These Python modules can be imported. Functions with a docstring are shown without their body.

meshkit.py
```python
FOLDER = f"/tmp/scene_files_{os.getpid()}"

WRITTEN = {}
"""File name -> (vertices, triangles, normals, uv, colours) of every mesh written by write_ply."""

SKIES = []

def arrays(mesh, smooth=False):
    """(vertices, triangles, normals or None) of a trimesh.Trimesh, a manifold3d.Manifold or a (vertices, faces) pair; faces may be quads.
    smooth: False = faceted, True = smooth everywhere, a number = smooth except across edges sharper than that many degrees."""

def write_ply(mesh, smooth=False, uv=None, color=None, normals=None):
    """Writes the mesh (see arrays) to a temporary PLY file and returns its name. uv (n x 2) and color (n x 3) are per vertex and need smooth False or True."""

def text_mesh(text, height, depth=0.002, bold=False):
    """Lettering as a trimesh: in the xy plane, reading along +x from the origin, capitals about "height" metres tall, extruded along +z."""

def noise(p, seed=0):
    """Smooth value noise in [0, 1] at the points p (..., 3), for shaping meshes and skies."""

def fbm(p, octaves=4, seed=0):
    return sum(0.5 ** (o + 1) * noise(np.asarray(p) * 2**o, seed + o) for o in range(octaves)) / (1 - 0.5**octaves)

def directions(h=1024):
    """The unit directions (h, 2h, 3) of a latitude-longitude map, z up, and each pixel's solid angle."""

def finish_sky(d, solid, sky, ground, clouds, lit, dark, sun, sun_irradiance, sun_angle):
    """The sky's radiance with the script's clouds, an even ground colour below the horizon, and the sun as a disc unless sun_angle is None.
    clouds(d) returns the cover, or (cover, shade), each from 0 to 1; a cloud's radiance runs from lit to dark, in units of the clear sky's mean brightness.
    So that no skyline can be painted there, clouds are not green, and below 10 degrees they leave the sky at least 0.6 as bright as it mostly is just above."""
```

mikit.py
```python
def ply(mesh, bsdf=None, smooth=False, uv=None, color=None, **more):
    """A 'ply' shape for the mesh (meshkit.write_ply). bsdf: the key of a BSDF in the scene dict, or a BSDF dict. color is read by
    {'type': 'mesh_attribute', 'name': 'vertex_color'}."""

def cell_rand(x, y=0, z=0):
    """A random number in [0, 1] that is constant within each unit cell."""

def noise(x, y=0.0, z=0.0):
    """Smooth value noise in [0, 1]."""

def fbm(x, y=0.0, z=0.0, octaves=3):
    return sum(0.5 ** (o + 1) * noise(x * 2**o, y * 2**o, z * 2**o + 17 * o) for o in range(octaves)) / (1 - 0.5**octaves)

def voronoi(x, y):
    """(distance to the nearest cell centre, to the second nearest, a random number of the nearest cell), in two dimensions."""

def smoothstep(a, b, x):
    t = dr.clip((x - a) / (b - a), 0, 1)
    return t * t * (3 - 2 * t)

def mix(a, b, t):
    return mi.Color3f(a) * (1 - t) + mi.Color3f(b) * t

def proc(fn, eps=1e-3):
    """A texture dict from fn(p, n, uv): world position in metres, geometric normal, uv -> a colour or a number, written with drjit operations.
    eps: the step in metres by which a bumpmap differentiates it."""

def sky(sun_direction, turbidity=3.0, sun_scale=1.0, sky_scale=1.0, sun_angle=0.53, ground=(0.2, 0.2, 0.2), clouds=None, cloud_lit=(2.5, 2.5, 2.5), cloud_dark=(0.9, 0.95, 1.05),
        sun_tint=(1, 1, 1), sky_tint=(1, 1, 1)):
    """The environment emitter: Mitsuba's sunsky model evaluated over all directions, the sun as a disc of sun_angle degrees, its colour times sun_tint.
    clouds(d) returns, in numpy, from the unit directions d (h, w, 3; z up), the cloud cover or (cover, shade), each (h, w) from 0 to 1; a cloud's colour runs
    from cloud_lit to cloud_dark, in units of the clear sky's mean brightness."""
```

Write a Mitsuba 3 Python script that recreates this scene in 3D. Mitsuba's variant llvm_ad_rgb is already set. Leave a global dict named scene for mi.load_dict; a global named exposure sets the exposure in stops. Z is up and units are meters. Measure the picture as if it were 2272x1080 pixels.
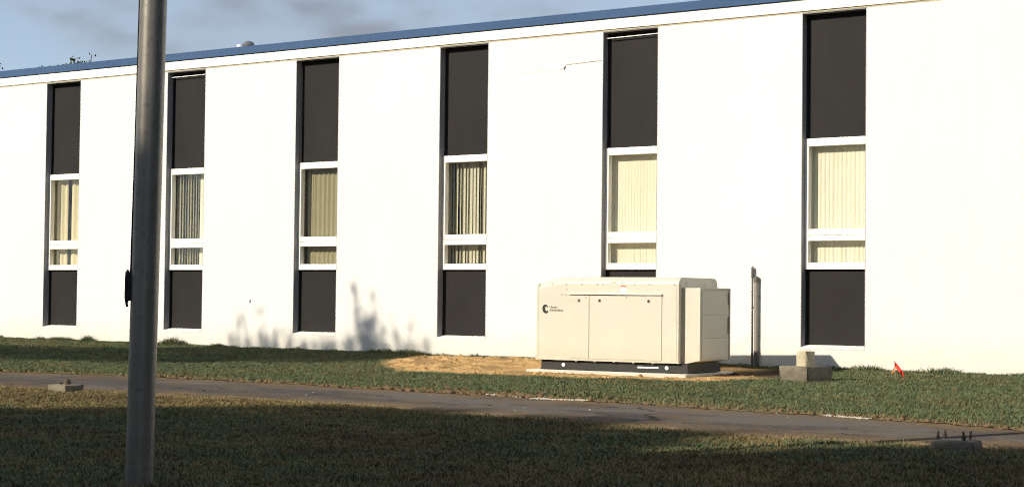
import math
import numpy as np
import trimesh
import drjit as dr
import mitsuba as mi
import mikit, meshkit
from shapely.geometry import Polygon, Point
from shapely import affinity

T = mi.ScalarTransform4f
scene, labels = {}, {}
rng = np.random.default_rng(7)

# ------------------------------------------------------------------ camera, sky, exposure
CAM = np.array([0.0, -27.727, 1.157])
FWD = np.array([-0.575893, 0.816909, 0.031733])
UP = np.array([0.009284, -0.032279, 0.999436])
scene['camera'] = {'type': 'perspective', 'fov': 2 * math.degrees(math.atan(1136 / 3900)), 'fov_axis': 'x',
                   'near_clip': 0.1, 'far_clip': 3000.0,
                   'to_world': T().look_at(origin=CAM.tolist(), target=(CAM + FWD).tolist(), up=UP.tolist())}
SUN_AZ, SUN_EL = math.radians(22.5), math.radians(26.4)
SUN = np.array([-math.sin(SUN_AZ) * math.cos(SUN_EL), -math.cos(SUN_AZ) * math.cos(SUN_EL), math.sin(SUN_EL)])


def clouds(d):
    az = np.arctan2(d[..., 0], d[..., 1])
    el = np.arcsin(np.clip(d[..., 2], -1, 1))
    q = np.stack([az * 11.0 + el * 9.0 + 2.9, el * 24.0 - az * 3.0, az * 0 + 3.1], -1)
    n = meshkit.fbm(q, 5, seed=11)
    cover = np.clip((n - 0.42) / 0.24, 0, 1)
    cover = cover * cover * (3 - 2 * cover)
    wisps = np.clip((meshkit.fbm(q * 2.3 + 9.0, 5, seed=5) - 0.33) / 0.36, 0, 1)
    body = cover * (0.35 + 0.65 * wisps)
    return 0.30 + 0.55 * body, np.clip(1.15 * body, 0, 1)


scene['sky'] = mikit.sky(SUN.tolist(), turbidity=2.4, clouds=clouds, cloud_lit=(1.60, 1.66, 1.76), cloud_dark=(0.86, 0.89, 0.98), sky_scale=1.25, sky_tint=(1.03, 0.98, 1.03),
                         sun_tint=(0.97, 1.13, 1.43), ground=(0.12, 0.11, 0.08))
exposure = 2.0


# ------------------------------------------------------------------ helpers
def put(key, mesh, mat, smooth=False, **kw):
    """One entry of the scene under the next free number of its key."""
    k, n = key, 1
    while k in scene:
        k = f'{key}_{n:03d}'
        n += 1
    scene[k] = mikit.ply(mesh, mat, smooth=smooth, **kw)
    return k


def thing(name, label, category, group=None):
    k, n = name, 1
    while k in labels:
        k = f'{name}_{n:03d}'
        n += 1
    labels[k] = {'label': label, 'category': category}
    if group:
        labels[k]['group'] = group
    return k


def sub(parent, name):
    """A free key for a part that only holds sub-parts."""
    k, n = f'{parent}__{name}', 1
    while k in scene or any(s.startswith(k + '__') for s in scene):
        k = f'{parent}__{name}_{n:03d}'
        n += 1
    return k


def box(x0, x1, y0, y1, z0, z1, ch=0.0):
    if ch <= 0:
        m = trimesh.creation.box([x1 - x0, y1 - y0, z1 - z0])
        m.apply_translation([(x0 + x1) / 2, (y0 + y1) / 2, (z0 + z1) / 2])
        return m
    pts = []
    for sx in (0, 1):
        for sy in (0, 1):
            for sz in (0, 1):
                c = np.array([(x0, x1)[sx], (y0, y1)[sy], (z0, z1)[sz]])
                s = np.array([1 - 2 * sx, 1 - 2 * sy, 1 - 2 * sz]) * ch
                for k in range(3):
                    q = s.copy()
                    q[k] = 0
                    pts.append(c + q)
    return trimesh.convex.convex_hull(np.array(pts))


def cat(*ms):
    return trimesh.util.concatenate(list(ms))


def tube(points, radii, sides=12, caps=True):
    p = np.asarray(points, float)
    r = np.broadcast_to(np.asarray(radii, float), (len(p),))
    t = np.gradient(p, axis=0)
    t /= np.linalg.norm(t, axis=1, keepdims=True)
    a0 = np.cross(t[0], [0, 0, 1.0] if abs(t[0][2]) < 0.9 else [1.0, 0, 0])
    A = []
    for k in range(len(p)):
        a0 = a0 - t[k] * (a0 @ t[k])
        a0 /= np.linalg.norm(a0)
        A.append(a0.copy())
    A = np.array(A)
    B = np.cross(t, A)
    g = np.arange(sides) * 2 * np.pi / sides
    v = p[:, None] + r[:, None, None] * (np.cos(g)[None, :, None] * A[:, None] + np.sin(g)[None, :, None] * B[:, None])
    v = v.reshape(-1, 3)
    f = []
    for i in range(len(p) - 1):
        for j in range(sides):
            k = (j + 1) % sides
            f += [[i * sides + j, i * sides + k, (i + 1) * sides + k], [i * sides + j, (i + 1) * sides + k, (i + 1) * sides + j]]
    if caps:
        v = np.vstack([v, p[0], p[-1]])
        n = len(v)
        for j in range(sides):
            k = (j + 1) % sides
            f.append([n - 2, k, j])
            f.append([n - 1, (len(p) - 1) * sides + j, (len(p) - 1) * sides + k])
    return trimesh.Trimesh(v, f, process=False)


def prism_x(poly_yz, x0, x1):
    """A (y, z) outline drawn out along x."""
    m = trimesh.creation.extrude_polygon(Polygon(poly_yz), x1 - x0, engine='earcut')
    M = np.eye(4)
    M[:3, :3] = np.array([[0, 0, 1], [1, 0, 0], [0, 1, 0]])
    M[0, 3] = x0
    m.apply_transform(M)
    return m


def frame_at(p0, deg):
    """Matrix of a frame at p0 whose x axis is turned by deg from the wall's direction."""
    M = trimesh.transformations.rotation_matrix(math.radians(deg), [0, 0, 1])
    M[:3, 3] = p0
    return M


def moved(m, M):
    m = m.copy()
    m.apply_transform(M)
    return m


def nz(x, y, s=1.0, seed=0, octv=4):
    x, y = np.broadcast_arrays(np.asarray(x, float), np.asarray(y, float))
    return meshkit.fbm(np.stack([x * s, y * s, np.full_like(x, 5.5)], -1), octv, seed)


# ------------------------------------------------------------------ materials
P = mikit.proc


def rgb(*c):
    return {'type': 'rgb', 'value': list(c)}


def mat(key, d, two=True):
    scene[key] = {'type': 'twosided', 'b': d} if two else d


def pbr(color, rough=0.5, **kw):
    return {'type': 'principled', 'base_color': color if isinstance(color, dict) else rgb(*color), 'roughness': rough, **kw}


def wall_fn(p, n, uv):
    s = mikit.fbm(p.x * 0.7, p.z * 0.5, 3.0, 4)
    streak = mikit.fbm(p.x * 5.0, p.z * 0.35, 1.0, 3)
    low = mikit.smoothstep(0.75, 0.05, p.z + 0.35 * (mikit.fbm(p.x * 3, p.z * 3, 8.0) - 0.5))
    c = mikit.mix((0.70, 0.697, 0.688), (0.75, 0.747, 0.738), s)
    c = mikit.mix(c, (0.74, 0.72, 0.67), 0.3 * mikit.smoothstep(0.58, 0.8, streak))
    return mikit.mix(c, (0.60, 0.56, 0.47), 0.5 * low)


def wall_bump(p, n, uv):
    return 0.004 * mikit.fbm(p.x * 16 + p.y * 16, p.z * 16, 2.0, 4)


mat('wall_paint', {'type': 'bumpmap', 'arbitrary': P(wall_bump, 4e-3), 'scale': 1.0, 'b': pbr(P(wall_fn), 0.85)})
mat('fascia_paint', pbr((0.84, 0.83, 0.79), 0.6))
mat('frame_white', pbr((0.82, 0.81, 0.77), 0.45))


def blue_fn(p, n, uv):
    return mikit.mix((0.042, 0.088, 0.19), (0.054, 0.105, 0.215), mikit.fbm(p.x * 0.6, 1.0, 1.0, 2))


mat('trim_blue', pbr(P(blue_fn), 0.7, specular=0.2))
mat('trim_dark', pbr((0.03, 0.03, 0.035), 0.6))
mat('roof_grey', pbr((0.3, 0.3, 0.3), 0.9))


def panel_fn(p, n, uv):
    return mikit.mix((0.0125, 0.0112, 0.0115), (0.020, 0.0182, 0.0182), mikit.fbm(p.x * 2.2, p.z * 1.1, 4.0, 4))


mat('panel_dark', pbr(P(panel_fn), 0.7, specular=0.22))
mat('jamb_grey', pbr((0.27, 0.27, 0.28), 0.6))
mat('pane_glass', {'type': 'thindielectric'}, two=False)


def blind_fn(p, n, uv):
    return mikit.mix((0.68, 0.655, 0.50), (0.76, 0.74, 0.60), mikit.fbm(p.x * 9, p.z * 1.5, 2.0, 3))


mat('blind_cream', {'type': 'diffuse', 'reflectance': P(blind_fn)})
mat('slat_grey', {'type': 'diffuse', 'reflectance': rgb(0.52, 0.50, 0.375)})
mat('curtain_olive', {'type': 'diffuse', 'reflectance': rgb(0.30, 0.275, 0.17)})
mat('curtain_cream', {'type': 'diffuse', 'reflectance': rgb(0.62, 0.56, 0.36)})
mat('room_dull', {'type': 'diffuse', 'reflectance': rgb(0.3, 0.28, 0.24)})


def beige_fn(p, n, uv):
    s = mikit.fbm(p.x * 1.7 + p.y, p.z * 1.7, 2.0, 4)
    c = mikit.mix((0.56, 0.545, 0.465), (0.60, 0.585, 0.50), s)
    dust = mikit.smoothstep(0.55, 0.1, p.z + 0.2 * (mikit.fbm(p.x * 6, p.z * 6, 3.0) - 0.5))
    return mikit.mix(c, (0.52, 0.44, 0.29), 0.35 * dust)


mat('beige_paint', pbr(P(beige_fn), 0.4, specular=0.4))
mat('black_steel', pbr((0.018, 0.018, 0.018), 0.45))
mat('bolt_grey', pbr((0.17, 0.155, 0.12), 0.5))
mat('print_black', pbr((0.012, 0.012, 0.012), 0.6))
mat('print_grey', pbr((0.16, 0.15, 0.12), 0.6))
mat('print_red', pbr((0.6, 0.12, 0.08), 0.6))
mat('white_plastic', pbr((0.85, 0.84, 0.8), 0.5))


def conc_fn(p, n, uv):
    s = mikit.fbm(p.x * 9, p.y * 9, p.z * 9, 4)
    blot = mikit.smoothstep(0.45, 0.65, mikit.fbm(p.x * 3 + 7, p.y * 3, p.z * 3, 3))
    c = mikit.mix((0.085, 0.072, 0.052), (0.27, 0.235, 0.175), s)
    return mikit.mix(c, (0.13, 0.115, 0.085), 0.55 * blot)


def conc_bump(p, n, uv):
    return 0.012 * mikit.fbm(p.x * 30, p.y * 30, p.z * 30, 3)


mat('old_concrete', {'type': 'bumpmap', 'arbitrary': P(conc_bump, 3e-3), 'scale': 1.6, 'b': pbr(P(conc_fn), 0.95)})


def pale_fn(p, n, uv):
    return mikit.mix((0.42, 0.37, 0.26), (0.58, 0.52, 0.38), mikit.fbm(p.x * 8, p.y * 8, p.z * 8, 4))


mat('pale_stone', {'type': 'bumpmap', 'arbitrary': P(conc_bump, 3e-3), 'scale': 1.0, 'b': pbr(P(pale_fn), 0.95)})


def pad_fn(p, n, uv):
    return mikit.mix((0.50, 0.47, 0.40), (0.62, 0.59, 0.51), mikit.fbm(p.x * 5, p.y * 5, p.z * 5, 4))


mat('pad_concrete', pbr(P(pad_fn), 0.9))


def pole_fn(p, n, uv):
    s = mikit.fbm(p.x * 2, p.y * 2, p.z * 1.1, 3)
    ring = mikit.fbm(3.0, 2.0, p.z * 9.0, 3)
    sp = mikit.fbm(p.x * 45, p.y * 45, p.z * 25, 3)
    c = mikit.mix((0.20, 0.185, 0.165), (0.29, 0.27, 0.245), 0.5 * s + 0.5 * ring)
    return mikit.mix(c, (0.10, 0.095, 0.09), 0.4 * mikit.smoothstep(0.55, 0.8, sp))


mat('pole_metal', pbr(P(pole_fn), 0.36, metallic=0.55))
mat('pipe_metal', pbr((0.25, 0.235, 0.205), 0.5, metallic=0.2))
mat('pipe_dark', pbr((0.09, 0.085, 0.08), 0.55))
mat('rust_bolt', pbr((0.07, 0.05, 0.035), 0.8))
mat('rope_dark', pbr((0.02, 0.022, 0.025), 0.9))
mat('flag_red', pbr((0.72, 0.05, 0.03), 0.6))
mat('flag_orange', pbr((0.85, 0.27, 0.10), 0.6))
mat('wire_grey', pbr((0.25, 0.22, 0.2), 0.5))
mat('vent_white', pbr((0.75, 0.76, 0.76), 0.4))
mat('vent_grey', pbr((0.13, 0.14, 0.15), 0.5))

# path edges as functions of x (metres)
PATH_X = np.array([-70, -22.9, -20.5, -17.7, -15.8, -14.35, -12.6, -10.65, -9.3, -8.1, -6.9, -6.0, -4, 25])
PATH_F = np.array([-8.9, -9.1, -8.75, -8.75, -8.9, -8.85, -9.1, -9.15, -9.4, -9.5, -9.9, -10.05, -10.2, -11.0])
PATH_NX = np.array([-70, -19.8, -17.3, -15.0, -13.6, -12.1, -10.2, -8.9, -7.8, -6.8, -5.4, 25])
PATH_N = np.array([-12.0, -11.9, -11.73, -11.55, -11.5, -11.7, -11.85, -12.2, -12.25, -12.15, -12.05, -12.6])


def far_edge(x):
    return np.interp(x, PATH_X, PATH_F) + 0.55 * (nz(x, 0, 0.9, 3) - 0.5) + 0.22 * (nz(x, 3, 4.0, 4) - 0.5)


def near_edge(x):
    return np.interp(x, PATH_NX, PATH_N) + 0.50 * (nz(x, 9, 0.8, 5) - 0.5) + 0.22 * (nz(x, 5, 4.0, 6) - 0.5)


def height(x, y):
    x, y = np.broadcast_arrays(np.asarray(x, float), np.asarray(y, float))
    h = np.maximum(0.012 * y, -0.35)
    h = np.where(y > 0, 0.0, h)
    edge = np.minimum(np.clip((y - near_edge_plain(x)) / 0.4, 0, 1), np.clip((far_edge_plain(x) - y) / 0.4, 0, 1))
    lawn = 1 - edge
    h = h + lawn * (0.05 * (nz(x, y, 0.5, 1) - 0.5) + 0.03 * (nz(x, y, 2.5, 2) - 0.5)) + 0.02 * (nz(x, y, 0.25, 8) - 0.5)
    left = np.clip((-20 - x) / 12, 0, 1)
    return h + 0.06 * left * np.clip((y + 4) / 4, 0, 1)


def far_edge_plain(x):
    return np.interp(x, PATH_X, PATH_F)


def near_edge_plain(x):
    return np.interp(x, PATH_NX, PATH_N)


# piecewise-linear edges for the textures
def dr_interp(x, xs, ys):
    r = mi.Float(float(ys[0]))
    for k in range(len(xs) - 1):
        t = (x - float(xs[k])) / float(xs[k + 1] - xs[k])
        r = dr.select(t > 0, float(ys[k]) * (1 - dr.minimum(t, 1)) + float(ys[k + 1]) * dr.minimum(t, 1), r)
    return r


SOIL = [(-19.5, -3.9), (-18.3, -5.0), (-16.6, -5.35), (-15.2, -4.95), (-14.0, -4.75), (-12.7, -4.7), (-12.3, -2.6), (-12.6, -0.35), (-21.6, -0.35), (-21.0, -2.2)]


def ground_fn(p, n, uv):
    big = mikit.fbm(p.x * 0.45, p.y * 0.45, 2.0, 3)
    mid = mikit.fbm(p.x * 2.3, p.y * 2.3, 5.0, 3)
    fine = mikit.fbm(p.x * 22, p.y * 22, 7.0, 3)
    green = mikit.mix((0.055, 0.070, 0.030), (0.10, 0.115, 0.055), fine)
    straw = mikit.mix((0.13, 0.095, 0.042), (0.24, 0.18, 0.085), fine)
    soil = mikit.mix((0.13, 0.09, 0.052), (0.34, 0.245, 0.145), fine)
    dn = p.y - dr_interp(p.x, PATH_NX, PATH_N)
    df = p.y - dr_interp(p.x, PATH_X, PATH_F)
    dry = mikit.smoothstep(-3.4, -0.5, dn) * mikit.smoothstep(-9.0, -14.0, p.x) * dr.select(dn < 0.3, 1.0, 0.0)
    near_path = mikit.smoothstep(0.95, 0.15, dr.minimum(dr.abs(dn), dr.abs(df)) + 0.7 * (mid - 0.5))
    c = mikit.mix(green, straw, dr.clip(0.2 + 0.8 * mikit.smoothstep(0.42, 0.7, big * 0.5 + mid * 0.5) + dry, 0, 1))
    return mikit.mix(c, soil, near_path)


mat('ground_earth', {'type': 'diffuse', 'reflectance': P(ground_fn)})


def asphalt_fn(p, n, uv):
    g = mikit.cell_rand(p.x * 70, p.y * 70)
    f = mikit.fbm(p.x * 30, p.y * 30, 1.0, 3)
    big = mikit.fbm(p.x * 0.7, p.y * 1.4, 4.0, 4)
    mid = mikit.fbm(p.x * 3.1, p.y * 3.1, 6.0, 4)
    c = mikit.mix((0.070, 0.063, 0.058), (0.125, 0.114, 0.106), f)
    c = mikit.mix(c, (0.17, 0.155, 0.14), 0.7 * mikit.smoothstep(0.46, 0.62, big))
    c = mikit.mix(c, (0.24, 0.22, 0.195), 0.5 * mikit.smoothstep(0.82, 1.0, g))
    dn = p.y - dr_interp(p.x, PATH_NX, PATH_N)
    df = dr_interp(p.x, PATH_X, PATH_F) - p.y
    rim = mikit.smoothstep(0.9, 0.0, dr.minimum(dn, df) + 1.5 * (mid - 0.5))
    c = mikit.mix(c, mikit.mix((0.12, 0.082, 0.05), (0.26, 0.19, 0.115), f), 0.9 * rim)
    c = mikit.mix(c, (0.17, 0.125, 0.082), 0.6 * mikit.smoothstep(0.53, 0.68, mid))
    d1, d2, _ = mikit.voronoi(p.x * 0.55 + 0.5 * mid, p.y * 0.8 + 0.6 * big)
    crack = mikit.smoothstep(0.022, 0.006, d2 - d1) * mikit.smoothstep(0.42, 0.55, mikit.fbm(p.x * 0.8, p.y * 0.8, 9.0, 2))
    return mikit.mix(c, (0.03, 0.026, 0.022), 0.85 * crack)


def asphalt_bump(p, n, uv):
    return 0.006 * mikit.fbm(p.x * 45, p.y * 45, 1.0, 3)


mat('asphalt', {'type': 'bumpmap', 'arbitrary': P(asphalt_bump, 4e-3), 'scale': 1.0, 'b': {'type': 'diffuse', 'reflectance': P(asphalt_fn)}})


def sand_fn(p, n, uv):
    f = mikit.fbm(p.x * 18, p.y * 18, p.z * 18, 3)
    m = mikit.fbm(p.x * 1.6, p.y * 2.4, 3.0, 4)
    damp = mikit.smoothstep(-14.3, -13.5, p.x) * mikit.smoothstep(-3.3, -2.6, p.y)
    c = mikit.mix((0.40, 0.245, 0.105), (0.68, 0.455, 0.215), f)
    c = mikit.mix(c, (0.25, 0.16, 0.08), 0.6 * mikit.smoothstep(0.5, 0.72, m))
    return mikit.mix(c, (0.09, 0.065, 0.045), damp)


mat('sand', {'type': 'diffuse', 'reflectance': P(sand_fn)})
mat('pale_gravel', {'type': 'diffuse', 'reflectance': rgb(0.55, 0.5, 0.42)})
mat('brown_soil', {'type': 'diffuse', 'reflectance': rgb(0.17, 0.115, 0.068)})
mat('blade_green', {'type': 'diffuse', 'reflectance': {'type': 'mesh_attribute', 'name': 'vertex_color'}})
mat('leaf_dark', {'type': 'diffuse', 'reflectance': rgb(0.05, 0.065, 0.028)})
mat('bark_brown', {'type': 'diffuse', 'reflectance': rgb(0.1, 0.08, 0.06)})

# ------------------------------------------------------------------ setting: ground, path, soil
def grid_mesh(xs, ys, zf):
    X, Y = np.meshgrid(xs, ys, indexing='ij')
    Z = zf(X, Y)
    v = np.stack([X, Y, Z], -1).reshape(-1, 3)
    n, m = X.shape
    i, j = np.meshgrid(np.arange(n - 1), np.arange(m - 1), indexing='ij')
    a = (i * m + j).ravel()
    f = np.vstack([np.stack([a, a + m, a + m + 1], 1), np.stack([a, a + m + 1, a + 1], 1)])
    return v, f


def graded(a, b, step, far_a, far_b):
    core = np.arange(a, b + step, step)
    out = [d for d in (5, 15, 40, 100, 250, 600, 1500)]
    return np.r_[[a - d for d in out[::-1] if d <= far_a], core, [core[-1] + d for d in out if d <= far_b]]


gx, gy = graded(-46, 4, 0.14, 1500, 1500), graded(-30, 0.4, 0.14, 1500, 1500)


def ground_z(x, y):
    h = height(x, y)
    e = np.minimum(y - near_edge_plain(x), far_edge_plain(x) - y)
    return h - 0.06 * np.clip((e - 0.15) / 0.25, 0, 1)      # the bed of the path lies lower than its asphalt


put('ground', grid_mesh(gx, gy, ground_z), 'ground_earth', smooth=True)
labels['ground'] = {'kind': 'structure', 'label': 'lawn ground of earth and thatch in front of the white building', 'category': 'ground'}

px_ = np.r_[np.arange(-60, -30, 0.5), np.arange(-30, 4, 0.06), np.arange(4, 20, 0.5)]
s_ = np.linspace(0, 1, 34)
fe, ne = far_edge(px_), near_edge(px_)
X = np.repeat(px_[:, None], len(s_), 1)
Y = ne[:, None] + (fe - ne)[:, None] * s_[None]
Z = height(X, Y) + 0.012
Z[:, 0] -= 0.07
Z[:, -1] -= 0.07
v = np.stack([X, Y, Z], -1).reshape(-1, 3)
n_, m_ = X.shape
i_, j_ = np.meshgrid(np.arange(n_ - 1), np.arange(m_ - 1), indexing='ij')
a_ = (i_ * m_ + j_).ravel()
put('asphalt_path', (v, np.vstack([np.stack([a_, a_ + m_, a_ + m_ + 1], 1), np.stack([a_, a_ + m_ + 1, a_ + 1], 1)])), 'asphalt', smooth=True)
labels['asphalt_path'] = {'kind': 'structure', 'label': 'worn grey asphalt path crossing the lawn', 'category': 'path'}

soil_poly = Polygon(SOIL)


def soil_depth(x, y):
    """How far inside the soil patch, in metres, with a ragged rim."""
    from shapely import contains_xy, distance, points
    pts = points(x, y)
    d = distance(pts, soil_poly.exterior)
    d = np.where(contains_xy(soil_poly, x, y), d, -d)
    return d + 0.55 * (nz(x, y, 1.7, 21) - 0.5) + 0.3 * (nz(x, y, 6.0, 22) - 0.5)


def soil_z(x, y):
    d = soil_depth(x, y)
    k = np.clip(d / 0.6, 0, 1)
    heap = np.exp(-(((x + 18.0) / 1.9) ** 2 + ((y + 2.6) / 1.7) ** 2)) * 0.03 + np.exp(-(((x + 16.9) / 0.9) ** 2 + ((y + 3.0) / 1.0) ** 2)) * 0.03
    clod = np.clip(nz(x, y, 3.3, 23) - 0.42, 0, 1) * 0.24 + np.abs(nz(x, y, 8.0, 24) - 0.5) * 0.22 + (nz(x, y, 20.0, 25) - 0.5) * 0.04
    quiet = np.clip(1 - np.clip((x + 17.8) / 0.8, 0, 1) * 0.93, 0, 1)
    lift = height(x, y) + 0.012 + k * (heap + clod * quiet)
    return np.where(d > 0, lift, height(x, y) - 0.05 + 0.07 * np.clip(1 + d / 0.15, 0, 1))


put('bare_soil', grid_mesh(np.arange(-22.4, -12.2, 0.045), np.arange(-6.0, -0.02, 0.045), soil_z), 'sand', smooth=True)
labels['bare_soil'] = {'kind': 'structure', 'label': 'freshly dug orange sandy soil around the generator', 'category': 'soil'}

# ------------------------------------------------------------------ the building
B = thing('building', 'long white single storey building with tall dark window bays and a blue roof edge', 'building')
WX = [-33.159, -29.076, -25.198, -21.354, -17.517, -13.43]
WW, ZB, ZT = 1.2, 0.385, 6.172
outline = Polygon([(-52, -0.5), (2, -0.5), (2, 6.30), (-52, 6.30)], [[(x, ZB), (x + WW, ZB), (x + WW, ZT), (x, ZT)] for x in WX])
w = trimesh.creation.extrude_polygon(outline, 0.27, engine='earcut')
w.apply_transform(np.array([[1, 0, 0, 0], [0, 0, -1, 0.27], [0, 1, 0, 0], [0, 0, 0, 1.0]]))
put(B + '__wall', w, 'wall_paint')
put(B + '__rear_wall', box(-52, 2, 11.7, 12, -0.5, 6.3), 'wall_paint')
put(B + '__side_wall', box(-52, -51.7, 0.27, 11.7, -0.5, 6.3), 'wall_paint')
put(B + '__side_wall', box(1.7, 2, 0.27, 11.7, -0.5, 6.3), 'wall_paint')
put(B + '__inner_wall', box(-51.7, 1.7, 4.0, 4.15, 0.0, 6.29), 'room_dull')
put(B + '__floor', box(-51.7, 1.7, 0.27, 11.7, -0.1, 0.02), 'room_dull')
put(B + '__fascia', box(-52.03, 2.03, -0.035, 0.05, 6.205, 6.395), 'fascia_paint')
put(B + '__joint', box(-52.0, 2.0, -0.008, 0.02, 6.174, 6.2049), 'pale_stone')
put(B + '__roof_edge', box(-52.07, 2.07, -0.075, 0.06, 6.405, 6.565), 'trim_blue')
put(B + '__drip_edge', box(-52.05, 2.05, -0.055, 0.05, 6.3952, 6.4048), 'trim_dark')
put(B + '__roof', box(-52, 2, 0.061, 12.0, 6.301, 6.5), 'roof_grey')
# hairline crack and small holes in the render coat, a faint vertical joint
crk = np.array([(-17.53, 5.632), (-17.75, 5.628), (-18.0, 5.615), (-18.25, 5.61), (-18.34, 5.60), (-18.37, 5.54), (-18.46, 5.53), (-18.9, 5.52), (-19.5, 5.50), (-20.08, 5.48)])
put(B + '__crack', tube(np.c_[crk[:, 0], np.full(len(crk), -0.0008), crk[:, 1]], [0.005, 0.007, 0.005, 0.006, 0.005, 0.006, 0.002, 0.0018, 0.0014, 0.001], 6), 'brown_soil')
for hx, hz, r in ((-18.365, 5.55, 0.028), (-26.432, 1.05, 0.03)):
    put(B + '__hole', moved(trimesh.creation.icosphere(2, r), np.array([[0.8, 0, 0.4, hx], [0, 0.25, 0, 0], [0, 0, 1.2, hz], [0, 0, 0, 1.0]])), 'trim_dark')
put(B + '__wall_joint', box(-11.186, -11.178, -0.0025, 0.02, 0.1, 6.17), 'fascia_paint')

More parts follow.
